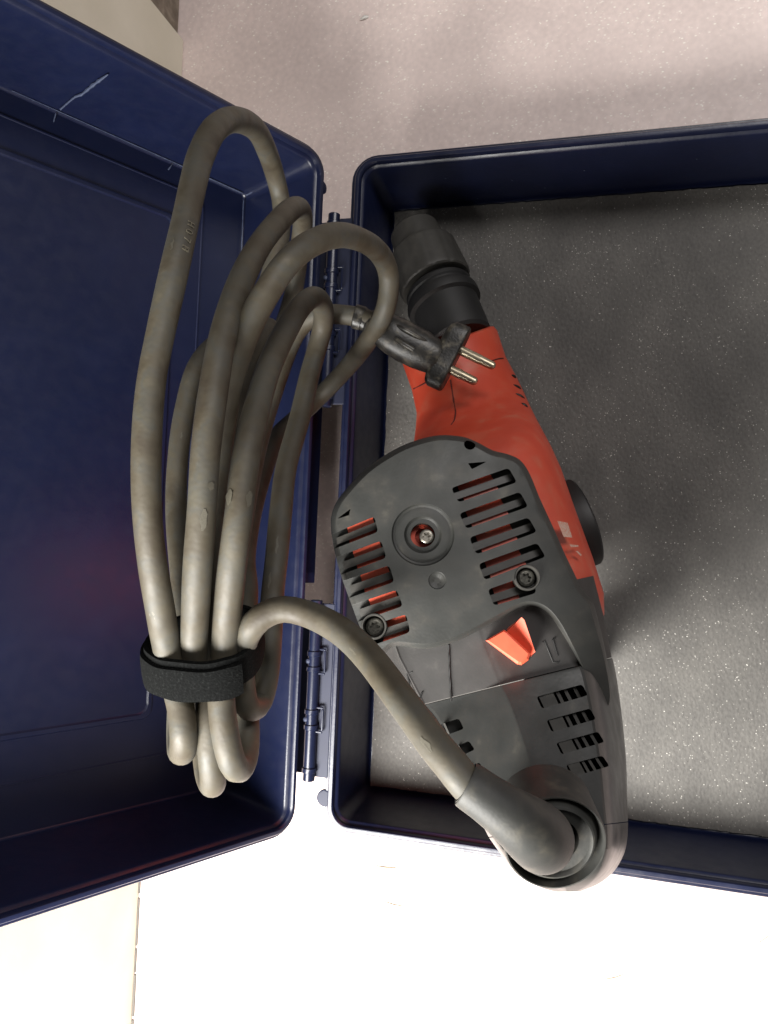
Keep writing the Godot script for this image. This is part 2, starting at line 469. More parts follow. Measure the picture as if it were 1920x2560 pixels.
func hinge(c: Node3D, z0: float, z1: float) -> void:
	var o := Vector3(-0.01, RIM - 0.001, 0)
	var h := Node3D.new()
	h.name = "hinge"
	c.add_child(h, true)
	var k := Kit.new()
	k.lathe(o + Vector3(0, 0, z0), Vector3(0, 0, 1), [[0.0, 0.0034], [0.0004, 0.0038], [z1 - z0 - 0.0004, 0.0038], [z1 - z0, 0.0034]], 20)
	put("hinge_barrel", k.mesh(), M.blue_edge, h)
	# leaves: flanges from the barrel to either rim
	k = Kit.new()
	k.box(o + Vector3(0.0062, -0.0034, (z0 + z1) / 2), Vector3(0.0108, 0.002, z1 - z0 - 0.004), Basis(), 0.0005)
	put("tray_leaf", k.mesh(), M.blue_matt, h)
	var u := Vector3(-cos(OPEN), sin(OPEN), 0)
	var v := Vector3(-sin(OPEN), -cos(OPEN), 0)
	k = Kit.new()
	k.box(o + u * 0.0045 + v * 0.0042, Vector3(0.0102, 0.002, z1 - z0 - 0.004), Basis(u, -v, Vector3(0, 0, -1)), 0.0005)
	put("lid_leaf", k.mesh(), M.blue, h)
	k = Kit.new()
	k.box(o + Vector3(-0.0065, -0.0075, (z0 + z1) / 2), Vector3(0.012, 0.0018, z1 - z0 - 0.004), Basis(), 0.0005)
	put("lid_flange", k.mesh(), M.blue_matt, h)
	var n := 3
	for i in n + 1:
		var z := lerpf(z0 + 0.002, z1 - 0.002, float(i) / n)
		for s in ([-1, 1] if i > 0 and i < n else ([1] if i == 0 else [-1])):
			k = Kit.new()
			k.lathe(o + Vector3(0, 0, z + s * 0.0048), Vector3(0, 0, 1), [[-0.0017, 0.0040], [-0.0013, 0.0046], [0.0013, 0.0046], [0.0017, 0.0040]], 20)
			put("hinge_collar", k.mesh(), M.blue_edge, h)
		if i > 0 and i < n:
			k = Kit.new()
			k.box(o + Vector3(0.0046, 0.0004, z - 0.0075), Vector3(0.006, 0.0014, 0.0014), Basis(), 0.0003)
			k.box(o + Vector3(0.0046, 0.0004, z + 0.0075), Vector3(0.006, 0.0014, 0.0014), Basis(), 0.0003)
			k.box(o + Vector3(0.0074, 0.0004, z), Vector3(0.0013, 0.0014, 0.0136), Basis(), 0.0003)
			put("hinge_clip", k.mesh(), M.blue_edge, h)
			k = Kit.new()
			k.lathe(o + Vector3(-0.0030, 0.0030, z), Vector3(0, 1, 0), [[-0.001, 0.0014], [0.0003, 0.0014], [0.0009, 0.0006]], 14)
			put("hinge_stud", k.mesh(), M.scuff, h)

func liner() -> void:
	# a sheet of grey speckled felt cut to the tray
	var size := 1024
	var x0 := 0.0255; var x1 := 0.311; var z1 := HALF - 0.0157
	var im := speckled(size, lin(0.102, 0.097, 0.090), 0.16, 9000, 3000, 81)
	var m := StandardMaterial3D.new()
	m.albedo_texture = ImageTexture.create_from_image(im)
	m.roughness = 0.75
	m.heightmap_enabled = true; m.heightmap_texture = ImageTexture.create_from_image(fine_relief(1024, 82)); m.heightmap_scale = 0.03
	var outline := []
	var n := 90
	for side in 4:
		for i in n:
			var t := float(i) / n
			var j := (rng.randf() - 0.5) * 0.0007 + 0.0006
			match side:
				0: outline.append(Vector2(lerpf(x0, x1, t), -z1 + j))
				1: outline.append(Vector2(x1 - j, lerpf(-z1, z1, t)))
				2: outline.append(Vector2(lerpf(x1, x0, t), z1 - j))
				3: outline.append(Vector2(x0 + j, lerpf(z1, -z1, t)))
	var st := SurfaceTool.new()
	st.begin(Mesh.PRIMITIVE_TRIANGLES)
	var flat := PackedVector2Array(outline)
	var scaled := PackedVector2Array()
	for q in flat: scaled.append(q * 1000.0)
	var t := Geometry2D.triangulate_polygon(scaled)
	var low := 0.0042
	var top := 0.0062
	var vert := func(q: Vector2, y: float, nr: Vector3):
		st.set_normal(nr)
		st.set_uv(Vector2((q.x - x0) / (x1 - x0), (q.y + z1) / (2 * z1)))
		st.add_vertex(Vector3(q.x, y, q.y))
	for i in range(0, t.size(), 3):
		for j in [t[i], t[i + 1], t[i + 2]]: vert.call(flat[j], top, Vector3.UP)
		for j in [t[i], t[i + 2], t[i + 1]]: vert.call(flat[j], low, Vector3.DOWN)
	for i in flat.size():
		var a := flat[i]
		var b := flat[(i + 1) % flat.size()]
		var nr := Vector3(b.y - a.y, 0, a.x - b.x).normalized()
		for q in [[a, top], [b, top], [b, low], [a, top], [b, low], [a, low]]: vert.call(q[0], q[1], nr)
	var o := put("felt_liner", st.commit(), m)
	tag(o, "grey speckled felt sheet lining the floor of the blue tray", "liner")

# ---------------------------------------------------------------- the drill
const AX := Vector2(0.335, 0.942)      # along the tool, chuck to cord, as seen
const TX := Vector2(0.942, -0.335)     # across it
func st_(s: float, t: float) -> Vector2:
	return Vector2(1060, 1335) + AX * s + TX * t

func cap_d(q: Vector2) -> float:       # the cap's face: distance at a measured direction
	var s := (q - Vector2(1060, 1335)).dot(AX)
	var t := (q - Vector2(1060, 1335)).dot(TX)
	return 0.300 - s * 0.000022 + 0.0065 * pow(clampf(absf(t - 10.0) / 270.0, 0.0, 1.2), 2.6) + 0.006 * pow(clampf(-s / 250.0, 0.0, 1.2), 2.4)

func ring_at(poly: Array, extra: float, sink := 0.0) -> PackedVector3Array:
	var r := PackedVector3Array()
	for q in poly: r.append(spot(q.x, q.y, cap_d(q) + extra + sink * pow(clampf(((q - Vector2(1060, 1335)).dot(AX) - 300.0) / 264.0, 0.0, 1.1), 1.6)))
	return r

func slot(quad: Array, from: float, to: float, round_ := 0.22) -> ArrayMesh:    # a cutter, its corners rounded
	var poly := []
	var n := quad.size()
	for i in n:
		var b := Vector2(quad[i][0], quad[i][1])
		var a := Vector2(quad[(i + n - 1) % n][0], quad[(i + n - 1) % n][1])
		var c := Vector2(quad[(i + 1) % n][0], quad[(i + 1) % n][1])
		var r := minf((a - b).length(), (c - b).length()) * round_
		var p0 := b + (a - b).normalized() * r
		var p1 := b + (c - b).normalized() * r
		for k in 4:
			var t := k / 3.0
			poly.append(p0.lerp(b, t).lerp(b.lerp(p1, t), t))
	var k := Kit.new()
	k.rings([ring_at(poly, from), ring_at(poly, to)])
	return k.mesh()

func section(L: Vector2, R: Vector2, prof_: Array) -> PackedVector3Array:
	var r := PackedVector3Array()
	var prof := []
	for i in prof_.size():
		prof.append(prof_[i])
		if i == 0 or i >= prof_.size() - 2: continue
		for t in [0.333, 0.667]:
			var c := Vector2(prof_[i][0], prof_[i][1] * 10.0).cubic_interpolate(Vector2(prof_[i + 1][0], prof_[i + 1][1] * 10.0), Vector2(prof_[i - 1][0], prof_[i - 1][1] * 10.0), Vector2(prof_[i + 2][0], prof_[i + 2][1] * 10.0), t)
			prof.append([c.x, c.y / 10.0])
	for q in prof:
		var m := L.lerp(R, q[0])
		r.append(spot(m.x, m.y, q[1]))
	return r

const HOUSING := [[-434, 108, 330, 0.4475, 0.494], [-431, 98, 338, 0.4425, 0.498], [-418, 92, 343, 0.4405, 0.500], [-350, 92, 341, 0.436, 0.502], [-290, 84, 350, 0.431, 0.503], [-250, 66, 354, 0.419, 0.503], [-215, 48, 357, 0.398, 0.503], [-180, 25, 361, 0.372, 0.502],
	[-140, -5, 367, 0.351, 0.50], [-100, -60, 373, 0.340, 0.498], [-40, -150, 378, 0.333, 0.495], [60, -190, 377, 0.329, 0.49], [200, -180, 378, 0.326, 0.48], [290, -120, 374, 0.327, 0.46], [340, -60, 358, 0.33, 0.44], [385, 20, 318, 0.336, 0.42]]
func squareness(s: float) -> float:
	return 2.1 if s < -260 else lerpf(2.1, 3.2, clampf((s + 260) / 150.0, 0, 1))

func red_d(u: float, v: float) -> float:       # distance of the red housing's near surface
	var q := Vector2(u, v) - Vector2(1060, 1335)
	var s := q.dot(AX)
	var t := q.dot(TX)
	for i in HOUSING.size() - 1:
		var a: Array = HOUSING[i]
		var b: Array = HOUSING[i + 1]
		if s <= b[0] or i == HOUSING.size() - 2:
			var k := clampf((s - a[0]) / (b[0] - a[0]), 0, 1)
			var L := lerpf(a[1], b[1], k); var R := lerpf(a[2], b[2], k)
			var top := lerpf(a[3], b[3], k); var low := lerpf(a[4], b[4], k)
			var mid := top * 0.52 + low * 0.48
			var x := clampf((t - L) / (R - L) * 2.0 - 1.0, -0.995, 0.995)
			var ex := squareness(s)
			return mid + (top - mid) * pow(1.0 - pow(absf(x), ex), 1.0 / ex)
	return 0.44

func drill() -> void:
	var D := Node3D.new()
	D.name = numbered("rotary_hammer_drill")
	add_child(D)
	tag(D, "red and dark grey corded hammer drill leaning in the blue tray", "drill")
	var up := view.z
	# --- the red gear housing: sections from the barrel's front to under the cap
	var list := []
	for q in HOUSING:
		var r := PackedVector3Array()
		var mid: float = q[3] * 0.52 + q[4] * 0.48
		for k in 44:
			var a := TAU * k / 44
			var ex := 2.0 / squareness(q[0])
			var cx := signf(cos(a)) * pow(absf(cos(a)), ex)
			var cy := signf(sin(a)) * pow(absf(sin(a)), ex)
			var w := st_(q[0], lerpf(q[1], q[2], 0.5 + 0.5 * cx))
			var d: float = mid + cy * ((q[3] - mid) * -1.0 if cy < 0 else (q[3] - mid)) if cy > 0 else mid - cy * (q[4] - mid)
			r.append(spot(w.x, w.y, d))
		list.append(r)
	var k := Kit.new()
	k.rings(list)
	var cuts := []
	var body := k.mesh(40)
	var red := put("gear_housing", body, M.red, D)
	tag(red, "red plastic gear housing")
	# seam line and cooling slits of the housing
	for q in [[[1126, 950], [1134, 1000], [1139, 1030], [1135, 1052], [1128, 1062]], [[1034, 972], [1055, 962], [1080, 948], [1100, 938]], [[1222, 905], [1245, 897], [1258, 896]]]:
		var on := []
		for w in q: on.append([w[0], w[1], red_d(w[0], w[1]) - 0.0002])
		seam(red, on, 0.00042, "seam", M.red_seam)
	for q in [[1279, 938, 1290, 944], [1283, 962, 1302, 972], [1289, 984, 1311, 996], [1303, 1008, 1319, 1018]]:
		k = Kit.new()
		var on := []
		for i in 6:
			var u := lerpf(q[0], q[2], i / 5.0); var v := lerpf(q[1], q[3], i / 5.0)
			on.append(spot(u, v, red_d(u, v) + 0.0002))
		k.tube(on, [0.0003, 0.0008, 0.0010, 0.0010, 0.0008, 0.0003], 8)
		put("cooling_slit", k.mesh(50), M.black, red)
	chuck(D)
	knob(D)
	await cap(D)
	await handle(D)
	cord(D)
	plug(D)
	# worn print on the red flank
	k = Kit.new()
	print_patch(k, [[1393, 1302], [1419, 1307], [1431, 1344], [1409, 1342]], 0.0)
	put("worn_print", k.mesh(20, false), M.print, red)
	k = Kit.new()
	print_patch(k, [[1424, 1361], [1446, 1363], [1446, 1367], [1428, 1368]], 0.0)
	print_patch(k, [[1439, 1378], [1444, 1377], [1454, 1387], [1452, 1390]], 0.0)
	put("worn_print", k.mesh(20, false), M.print, red)

func flank(u: float, v: float) -> float:      # distance of the red flank right of the cap
	var q := Vector2(u, v) - Vector2(1060, 1335)
	var t := q.dot(TX)
	var x := clampf((t - 90) / (377 - 90.0) * 2.0 - 1.0, -0.9999, 0.9999)
	return lerpf(0.408, 0.328, pow(1.0 - pow(absf(x), 3.2), 1 / 3.2))

func print_patch(k: Kit, poly: Array, lift: float) -> void:
	var n := 4
	for i in n:
		for j in n:
			var g := []
			for c in [[i, j], [i + 1, j], [i + 1, j + 1], [i, j + 1]]:
				var a := Vector2(poly[0][0], poly[0][1]).lerp(Vector2(poly[1][0], poly[1][1]), c[0] / float(n))
				var b := Vector2(poly[3][0], poly[3][1]).lerp(Vector2(poly[2][0], poly[2][1]), c[0] / float(n))
				var w := a.lerp(b, c[1] / float(n))
				g.append(spot(w.x, w.y, flank(w.x, w.y) - 0.0022 - lift))
			k.quad(g[0], g[1], g[2], g[3])

func seam(parent: Node, pts: Array, rad: float, called: String, m: Material = null) -> void:
	var p := []
	for q in pts: p.append(spot(q[0], q[1], q[2]))
	var k := Kit.new()
	k.tube(spline(p, 0.002), [rad], 6)
	put(called, k.mesh(60), m if m else M.black, parent)

func chuck(D: Node3D) -> void:
	var q0 := st_(-726, 229)
	var q1 := st_(-440, 244)
	var a := spot(q0.x, q0.y, 0.503)
	var b := spot(q1.x, q1.y, 0.473)
	var ax := (b - a).normalized()
	var L := a.distance_to(b)
	var c := Node3D.new(); c.name = "chuck"; D.add_child(c)
	var k := Kit.new()
	k.lathe(a, ax, [[0.0, 0.0062], [0.0, 0.0128], [0.0008, 0.0148], [0.0026, 0.0160], [0.0195, 0.0170], [0.0205, 0.012]], 48)
	put("nose", k.mesh(30), M.dark, c)
	k = Kit.new()
	k.lathe(a, ax, [[0.0185, 0.0150], [0.0188, 0.0204], [0.0196, 0.0214, 0.015], [0.0215, 0.0220, 0.018], [0.0440, 0.0231, 0.018], [0.0462, 0.0228, 0.02], [0.0470, 0.0218], [0.0472, 0.0170]], 72)
	put("locking_sleeve", k.mesh(30), M.dark, c)
	k = Kit.new()
	k.lathe(a, ax, [[0.0455, 0.0168], [0.0482, 0.0172], [0.0495, 0.0200], [0.0510, 0.0212], [0.0535, 0.0214], [0.0545, 0.0206], [0.0560, 0.0206], [0.0572, 0.0226], [0.0600, 0.0234], [0.0640, 0.0232], [0.0652, 0.0208], [L + 0.004, 0.0206], [L + 0.006, 0.019]], 60)
	put("collar", k.mesh(26), M.black, c)

func knob(D: Node3D) -> void:
	var a := st_(104, 300); var b := st_(104, 391)
	var p := spot(a.x, a.y, 0.428); var q := spot(b.x, b.y, 0.428)
	var ax := (q - p).normalized()
	var L := p.distance_to(q)
	var k := Kit.new()
	k.lathe(p, ax, [[0.0, 0.022], [L - 0.0065, 0.0252], [L - 0.0014, 0.0250], [L - 0.0004, 0.0243], [L, 0.0230]], 56)
	put("mode_selector_knob", k.mesh(30), M.black, D)

func cap_inset(poly: Array, by: float) -> Array:    # gentler towards the tip of the arm beside the switch
	var out := inset2(poly, 1.0)
	for i in poly.size():
		var s: float = (poly[i] - Vector2(1060, 1335)).dot(AX)
		out[i] = poly[i] + (out[i] - poly[i]) * by * (1.0 - 0.75 * clampf((s - 330.0) / 180.0, 0.0, 1.0))
	return out

func cap(D: Node3D) -> void:
	var raw := [[827, 1318], [836, 1265], [866, 1222], [914, 1172], [962, 1138], [1010, 1112], [1060, 1095], [1100, 1088], [1135, 1089], [1165, 1094], [1198, 1108], [1232, 1126], [1268, 1135], [1300, 1150], [1324, 1184], [1350, 1247], [1386, 1325], [1410, 1380],
		[1434, 1430], [1456, 1474], [1482, 1505], [1498, 1560], [1512, 1620], [1522, 1680], [1528, 1740], [1522, 1768], [1506, 1766], [1488, 1738], [1468, 1700], [1450, 1668], [1437, 1642], [1420, 1612], [1396, 1572], [1370, 1537], [1342, 1519], [1308, 1518], [1265, 1540], [1205, 1573], [1141, 1604], [1077, 1621], [1030, 1620], [985, 1617],
		[955, 1637], [930, 1628], [905, 1580], [878, 1510], [846, 1418]]
	var o: Array = smooth2(raw, 3)
	var list := [ring_at(cap_inset(o, 3.0), 0.040, 0.0095), ring_at(o, 0.034, 0.0095), ring_at(o, 0.0125, 0.0095), ring_at(cap_inset(o, 0.8), 0.0095, 0.0095), ring_at(cap_inset(o, 2.2), 0.0070, 0.0095), ring_at(cap_inset(o, 3.6), 0.0048, 0.0095), ring_at(cap_inset(o, 5.6), 0.0030, 0.0095), ring_at(cap_inset(o, 8.2), 0.0015, 0.0095), ring_at(cap_inset(o, 10.6), 0.0005, 0.0095), ring_at(cap_inset(o, 13.0), 0.0, 0.0095)]
	var k := Kit.new()
	k.rings(list, true, false)
	lid_of(k, cap_inset(o, 13.0))
	var right := [[[1130, 1224], [1267, 1176], [1284, 1204], [1144, 1252]], [[1150, 1288], [1295, 1236], [1312, 1265], [1164, 1318]], [[1175, 1348], [1316, 1300], [1334, 1328], [1189, 1382]], [[1198, 1414], [1338, 1364], [1356, 1390], [1210, 1446]], [[1221, 1478], [1330, 1440], [1340, 1478], [1233, 1510]]]
	var left := [[[834, 1340], [936, 1296], [945, 1325], [836, 1368]], [[845, 1397], [954, 1356], [965, 1390], [854, 1432]], [[863, 1455], [974, 1418], [985, 1450], [871, 1491]], [[886, 1515], [993, 1479], [1006, 1511], [896, 1549]], [[944, 1562], [1014, 1540], [1027, 1576], [930, 1610]]]
	var cuts := []
	for side in [right, left]:
		for q in side:
			var a := Vector2(q[0][0], q[0][1]); var d := Vector2(q[3][0], q[3][1])
			var grow := (d - a).normalized() * 4.5
			for i in 4:
				var away := grow * (-1.0 if i < 2 else 1.0)
				if side == left and (i == 0 or i == 3) and q[0][0] < 900: away += -TX * 26.0
				if side == right and (i == 1 or i == 2) and q[0][0] < 1210: away += TX * 7.0
				q[i] = [q[i][0] + away.x, q[i][1] + away.y]
	for q in right + left: cuts.append(slot(q, -0.006, 0.0095))
	for q in [[[1170, 1158], [1217, 1154], [1180, 1173]], [[843, 1297], [876, 1272], [873, 1288]]]: cuts.append(slot(q, -0.004, 0.0055, 0.1))
	# the dished ring, its deep hole, the dimple and the notch at the top
	var n := up_at(Vector2(1057, 1336))
	var c0 := spot(1057, 1336, cap_d(Vector2(1057, 1336)))
	var px := 0.3 / FOCAL
	var lk := Kit.new()
	lk.lathe(c0, n, [[-0.011, 31 * px], [-0.0024, 31 * px], [-0.0026, 41 * px], [-0.0020, 45 * px], [-0.0014, 47 * px], [-0.0012, 60 * px], [-0.0017, 70 * px], [-0.0014, 75 * px], [-0.0004, 78.5 * px], [0.0, 79 * px], [0.004, 79 * px]], 60)
	cuts.append(lk.mesh())
	lk = Kit.new()
	lk.lathe(spot(1093, 1451, cap_d(Vector2(1093, 1451))), n, [[-0.0012, 8 * px], [-0.0006, 16 * px], [-0.0005, 20 * px], [0.0, 22 * px], [0.003, 22 * px]], 28)
	cuts.append(lk.mesh())
	lk = Kit.new()
	lk.lathe(spot(1176, 1106, 0.305), n, [[-0.020, 15 * px], [0.01, 15 * px]], 24)
	cuts.append(lk.mesh())
	for q in [[1318, 1444], [935, 1566]]:
		lk = Kit.new()
		lk.lathe(spot(q[0], q[1], cap_d(Vector2(q[0], q[1]))), n, [[-0.009, 31 * px], [0.004, 33 * px]], 30)
		cuts.append(lk.mesh())
	var body: ArrayMesh = await carve(k.mesh(30), cuts, 32)
	var m := put("motor_cap", body, M.grey, D)
	tag(m, "dark grey motor end cap with slots and screws")
	# what shows through the slots: red housing and a dark rib
	var all := right + left
	for i in all.size():
		var q: Array = all[i]
		var a := Vector2(q[0][0], q[0][1]); var b := Vector2(q[1][0], q[1][1]); var c := Vector2(q[2][0], q[2][1]); var d := Vector2(q[3][0], q[3][1])
		var rk := Kit.new()
		if i >= 5 and q[0][0] < 900:
			a = a.lerp(b, 0.24); d = d.lerp(c, 0.24)
		var t0 := 0.1 if i < 5 else 0.3
		var t1 := 0.68 if i < 5 else 0.96
		if i == 4: t1 = 0.6
		bar(rk, [a.lerp(b, t0), a.lerp(b, t1), d.lerp(c, t1), d.lerp(c, t0)], 0.0072, 0.0094)
		put("red_strip", rk.mesh(30), M.red_bright if i >= 5 else M.red, m)
		rk = Kit.new()
		bar(rk, [a.lerp(d, 0.36), b.lerp(c, 0.36), b.lerp(c, 0.80), a.lerp(d, 0.80)], 0.0042, 0.0093)
		put("inner_rib", rk.mesh(30), M.dark, m)
	# red ring and screw down the centre hole
	lk = Kit.new()
	lk.lathe(c0, n, [[-0.0109, 30.5 * px], [-0.0078, 30.5 * px], [-0.0078, 20 * px], [-0.0109, 20 * px]], 36)
	put("red_bushing", lk.mesh(30), M.red, m)
	await screw(m, spot(1067, 1339, cap_d(Vector2(1067, 1336))) - n * 0.0045, n, 19 * px, M.steel, 0.4)
	await screw(m, spot(1318, 1444, cap_d(Vector2(1318, 1444))) - n * 0.0035, n, 23 * px, M.gunmetal, 0.1)
	await screw(m, spot(936, 1568, cap_d(Vector2(936, 1568))) - n * 0.0035, n, 24 * px, M.gunmetal, 0.7)
	for q in [[1318, 1444], [935, 1566]]:
		lk = Kit.new()
		lk.lathe(spot(q[0], q[1], cap_d(Vector2(q[0], q[1]))), n, [[-0.0088, 26 * px], [-0.0004, 26 * px], [0.0004, 28 * px], [0.0004, 31 * px], [-0.0004, 33 * px], [-0.0088, 33 * px]], 32)
		put("screw_boss", lk.mesh(30), M.dark, m)

func lid_of(k: Kit, outline: Array) -> void:       # closes the cap with a domed, finely split face
	var pts := PackedVector2Array(outline)
	var poly := PackedVector2Array(outline)
	var box := Rect2(poly[0], Vector2.ZERO)
	for q in poly: box = box.expand(q)
	var step := 26.0
	for j in int(box.size.y / step):
		for i in int(box.size.x / step):
			var q := box.position + Vector2(i + (0.5 if j % 2 else 0.0), j + 0.5) * step
			if not Geometry2D.is_point_in_polygon(q, poly): continue
			var near := 1e9
			for w in poly: near = minf(near, w.distance_to(q))
			if near > 17.0: pts.append(q)
	var t := Geometry2D.triangulate_delaunay(pts)
	var at := ring_at(Array(pts), 0.0, 0.0095)
	var side := 0.0
	for i in poly.size(): side += poly[i].cross(poly[(i + 1) % poly.size()])
	for i in range(0, t.size(), 3):
		var a := pts[t[i]]; var b := pts[t[i + 1]]; var c := pts[t[i + 2]]
		if not Geometry2D.is_point_in_polygon((a + b + c) / 3.0, poly): continue
		if ((b - a).cross(c - a) > 0.0) == (side > 0.0): k.tri(at[t[i]], at[t[i + 1]], at[t[i + 2]])
		else: k.tri(at[t[i]], at[t[i + 2]], at[t[i + 1]])

func up_at(q: Vector2) -> Vector3:        # the cap face's outward normal
	var a := spot(q.x, q.y, cap_d(q)); var b := spot(q.x + 40, q.y, cap_d(q + Vector2(40, 0))); var c := spot(q.x, q.y + 40, cap_d(q + Vector2(0, 40)))
	var n := (b - a).cross(c - a).normalized()
	return n if n.dot(EYE - a) > 0 else -n

func bar(k: Kit, quad: Array, from: float, to: float) -> void:
	k.rings([ring_at(quad, to), ring_at(quad, from + 0.0004), ring_at(inset2(dense(quad), 2.0) if false else quad, from)])

func dense(q: Array) -> Array:
	return q

func screw(parent: Node, at: Vector3, n: Vector3, r: float, m: Material, turn: float) -> void:
	var k := Kit.new()
	k.lathe(at, n, [[-0.006, r * 0.6], [-0.0012, r * 0.6], [-0.001, r * 0.96], [0.0, r], [0.0006, r * 0.9], [0.0009, r * 0.7], [0.0009, r * 0.66]], 30)
	var star := Kit.new()
	var x := n.cross(Vector3(0.2, 0.3, 0.9)).normalized()
	var y := n.cross(x)
	var list := []
	for h in [-0.0006, 0.003]:
		var ring := PackedVector3Array()
		for i in 24:
			var a := TAU * i / 24 + turn
			ring.append(at + n * h + (x * cos(a) + y * sin(a)) * r * (0.47 + 0.13 * cos(6 * a)))
		list.append(ring)
	star.rings(list)
	put("screw", await carve(k.mesh(30), [star.mesh()], 30), m, parent)

func handle_profile(dt: float, dl: float) -> Array:   # fraction across, distance
	return [[0.08, dt + 0.075], [0.0, dt + 0.045], [0.0, dt + 0.022], [0.025, dt + 0.013], [0.06, dt + 0.0118], [0.11, dt + 0.0098], [0.40, dt + 0.0013], [0.44, dt + 0.00013], [0.45, dt], [0.46, dt], [0.52, dt], [0.80, dt + 0.0012], [0.865, dt + 0.0030], [0.905, dt + 0.0075], [0.94, dt + 0.016], [0.97, dt + 0.026], [1.0, dt + 0.038], [1.0, dt + 0.055], [0.93, dt + 0.085]]

func panel_profile(dt: float) -> Array:
	var p := handle_profile(dt, 0)
	for i in p.size():
		if p[i][0] > 0.03 and p[i][0] < 0.45: p[i] = [p[i][0], dt + (p[i][1] - dt) * 0.32]
	return p

func panel_d(q: Vector2) -> float:
	var s := (q - Vector2(1060, 1335)).dot(AX)
	var t := (q - Vector2(1060, 1335)).dot(TX)
	var x := (t + 245.0) / 545.0
	return lerpf(0.3035, 0.3005, (s - 308.0) / 114.0) + (0.0012 * (x - 0.45) / 0.35 if x > 0.45 else 0.0032 * (0.45 - x) / 0.34)

func handle_d(q: Vector2) -> float:
	var s := (q - Vector2(1060, 1335)).dot(AX)
	return lerpf(0.2982, 0.258, clampf((s - 424.0) / 400.0, 0, 1.1))

func handle(D: Node3D) -> void:
	# the recessed panel with the direction selector
	var list := []
	for q in [[930, 1560, 1480, 1440, 0.3035], [962, 1650, 1508, 1550, 0.3035], [1026, 1768, 1526, 1644, 0.3005]]:
		list.append(section(Vector2(q[0], q[1]), Vector2(q[2], q[3]), panel_profile(q[4])))
	var k := Kit.new()
	k.rings(list)
	var pan := put("switch_panel", k.mesh(14), M.panel, D)
	for q in [[[1122, 1612, 0.309], [1124, 1680, 0.3075], [1128, 1752, 0.306]], [[1293, 1655, 0.3105], [1306, 1680, 0.309], [1322, 1703, 0.308]]]:
		seam(pan, q.map(func(w): return [w[0], w[1], panel_d(Vector2(w[0], w[1]))]), 0.0004, "panel_joint")
	for q in [[[1357, 1605, 0.3125], [1361, 1602, 0.3125], [1383, 1655, 0.311], [1396, 1656, 0.311], [1398, 1653, 0.311]], [[1381, 1600, 0.3125], [1387, 1596, 0.3125]], [[1382, 1600, 0.3125], [1394, 1640, 0.3116]], [[1018, 1684, 0.3135], [1024, 1712, 0.313], [1031, 1738, 0.3125]], [[1020, 1684, 0.3135], [1031, 1679, 0.313]], [[1048, 1750, 0.3105], [1056, 1730, 0.3105]]]:
		var p := []
		for w in q: p.append(spot(w[0], w[1], panel_d(Vector2(w[0], w[1])) - 0.00005))
		k = Kit.new()
		k.tube(p, [0.00035], 6)
		put("engraved_mark", k.mesh(60), M.black, pan)
	# the grip shell with its vents
	list = []
	var secs := [[1034, 1768, 1526, 1646], [1038, 1776, 1530, 1654], [1062, 1800, 1540, 1704], [1105, 1872, 1553, 1800], [1150, 1950, 1563, 1905], [1200, 2045, 1566, 2010], [1224, 2092, 1568, 2054]]
	secs = finer(secs, 3)
	for i in secs.size():
		var q: Array = secs[i]
		var L := Vector2(q[0], q[1]); var R := Vector2(q[2], q[3])
		list.append(section(L, R, handle_profile(handle_d((L + R) / 2) + (0.0012 if i == 0 else 0.0), 0)))
	k = Kit.new()
	k.rings(list)
	var cuts := []
	var slots := [[[1341, 1742], [1455, 1711], [1470, 1738], [1355, 1772]], [[1366, 1801], [1475, 1771], [1490, 1798], [1379, 1830]], [[1390, 1858], [1495, 1829], [1511, 1855], [1404, 1886]], [[1415, 1913], [1506, 1889], [1524, 1915], [1429, 1943]],
		[[1085, 1816], [1147, 1796], [1160, 1822], [1097, 1845]], [[1128, 1872], [1172, 1852], [1187, 1874], [1140, 1896]], [[1160, 1922], [1199, 1906], [1211, 1931], [1172, 1946]]]
	for q in slots:
		var c := Vector2.ZERO
		for w in q: c += Vector2(w[0], w[1]) / 4.0
		var d := handle_d(c) - cap_d(c)
		cuts.append(slot(q, d - 0.006, d + 0.0125))
	var g := put("grip_shell", await carve(k.mesh(12), cuts, 13), M.grip, D)
	tag(g, "grey grip shell with rows of vents")
	for i in slots.size():
		var q: Array = slots[i]
		var a := Vector2(q[0][0], q[0][1]); var b := Vector2(q[1][0], q[1][1]); var c := Vector2(q[2][0], q[2][1]); var d := Vector2(q[3][0], q[3][1])
		var mid := (a + b + c + d) / 4.0
		var off := handle_d(mid) - cap_d(mid)
		for t in ([0.45, 0.62, 0.82] if i < 4 else [0.4]):
			var rk := Kit.new()
			bar(rk, [a.lerp(b, t - 0.035), a.lerp(b, t + 0.035), d.lerp(c, t + 0.035), d.lerp(c, t - 0.035)], off + 0.0065, off + 0.0122)
			put("vent_rib", rk.mesh(30), M.dark, g)
		if i < 4:
			var fk := Kit.new()
			bar(fk, [a.lerp(b, 0.05), a.lerp(b, 0.36), d.lerp(c, 0.36), d.lerp(c, 0.05)], off + 0.0052, off + 0.0122)
			put("vent_floor", fk.mesh(30), M.dark, g)
	# the end of the grip, split off by a fine joint
	list = []
	var ends := [[1225, 2094, 1568, 2056, 0.0, 0.0], [1246, 2124, 1566, 2100, 0.0, 0.0], [1270, 2158, 1556, 2140, 0.0015, 0.0], [1300, 2190, 1532, 2180, 0.004, 0.0], [1345, 2216, 1495, 2210, 0.009, 0.0], [1390, 2230, 1450, 2229, 0.015, 0.0]]
	for q in finer(ends, 4):
		var L := Vector2(q[0], q[1]); var R := Vector2(q[2], q[3])
		list.append(section(L, R, handle_profile(handle_d((L + R) / 2) + q[4] + 0.0004, 0)))
	k = Kit.new()
	k.rings(list)
	put("grip_end", k.mesh(16), M.grip, D)
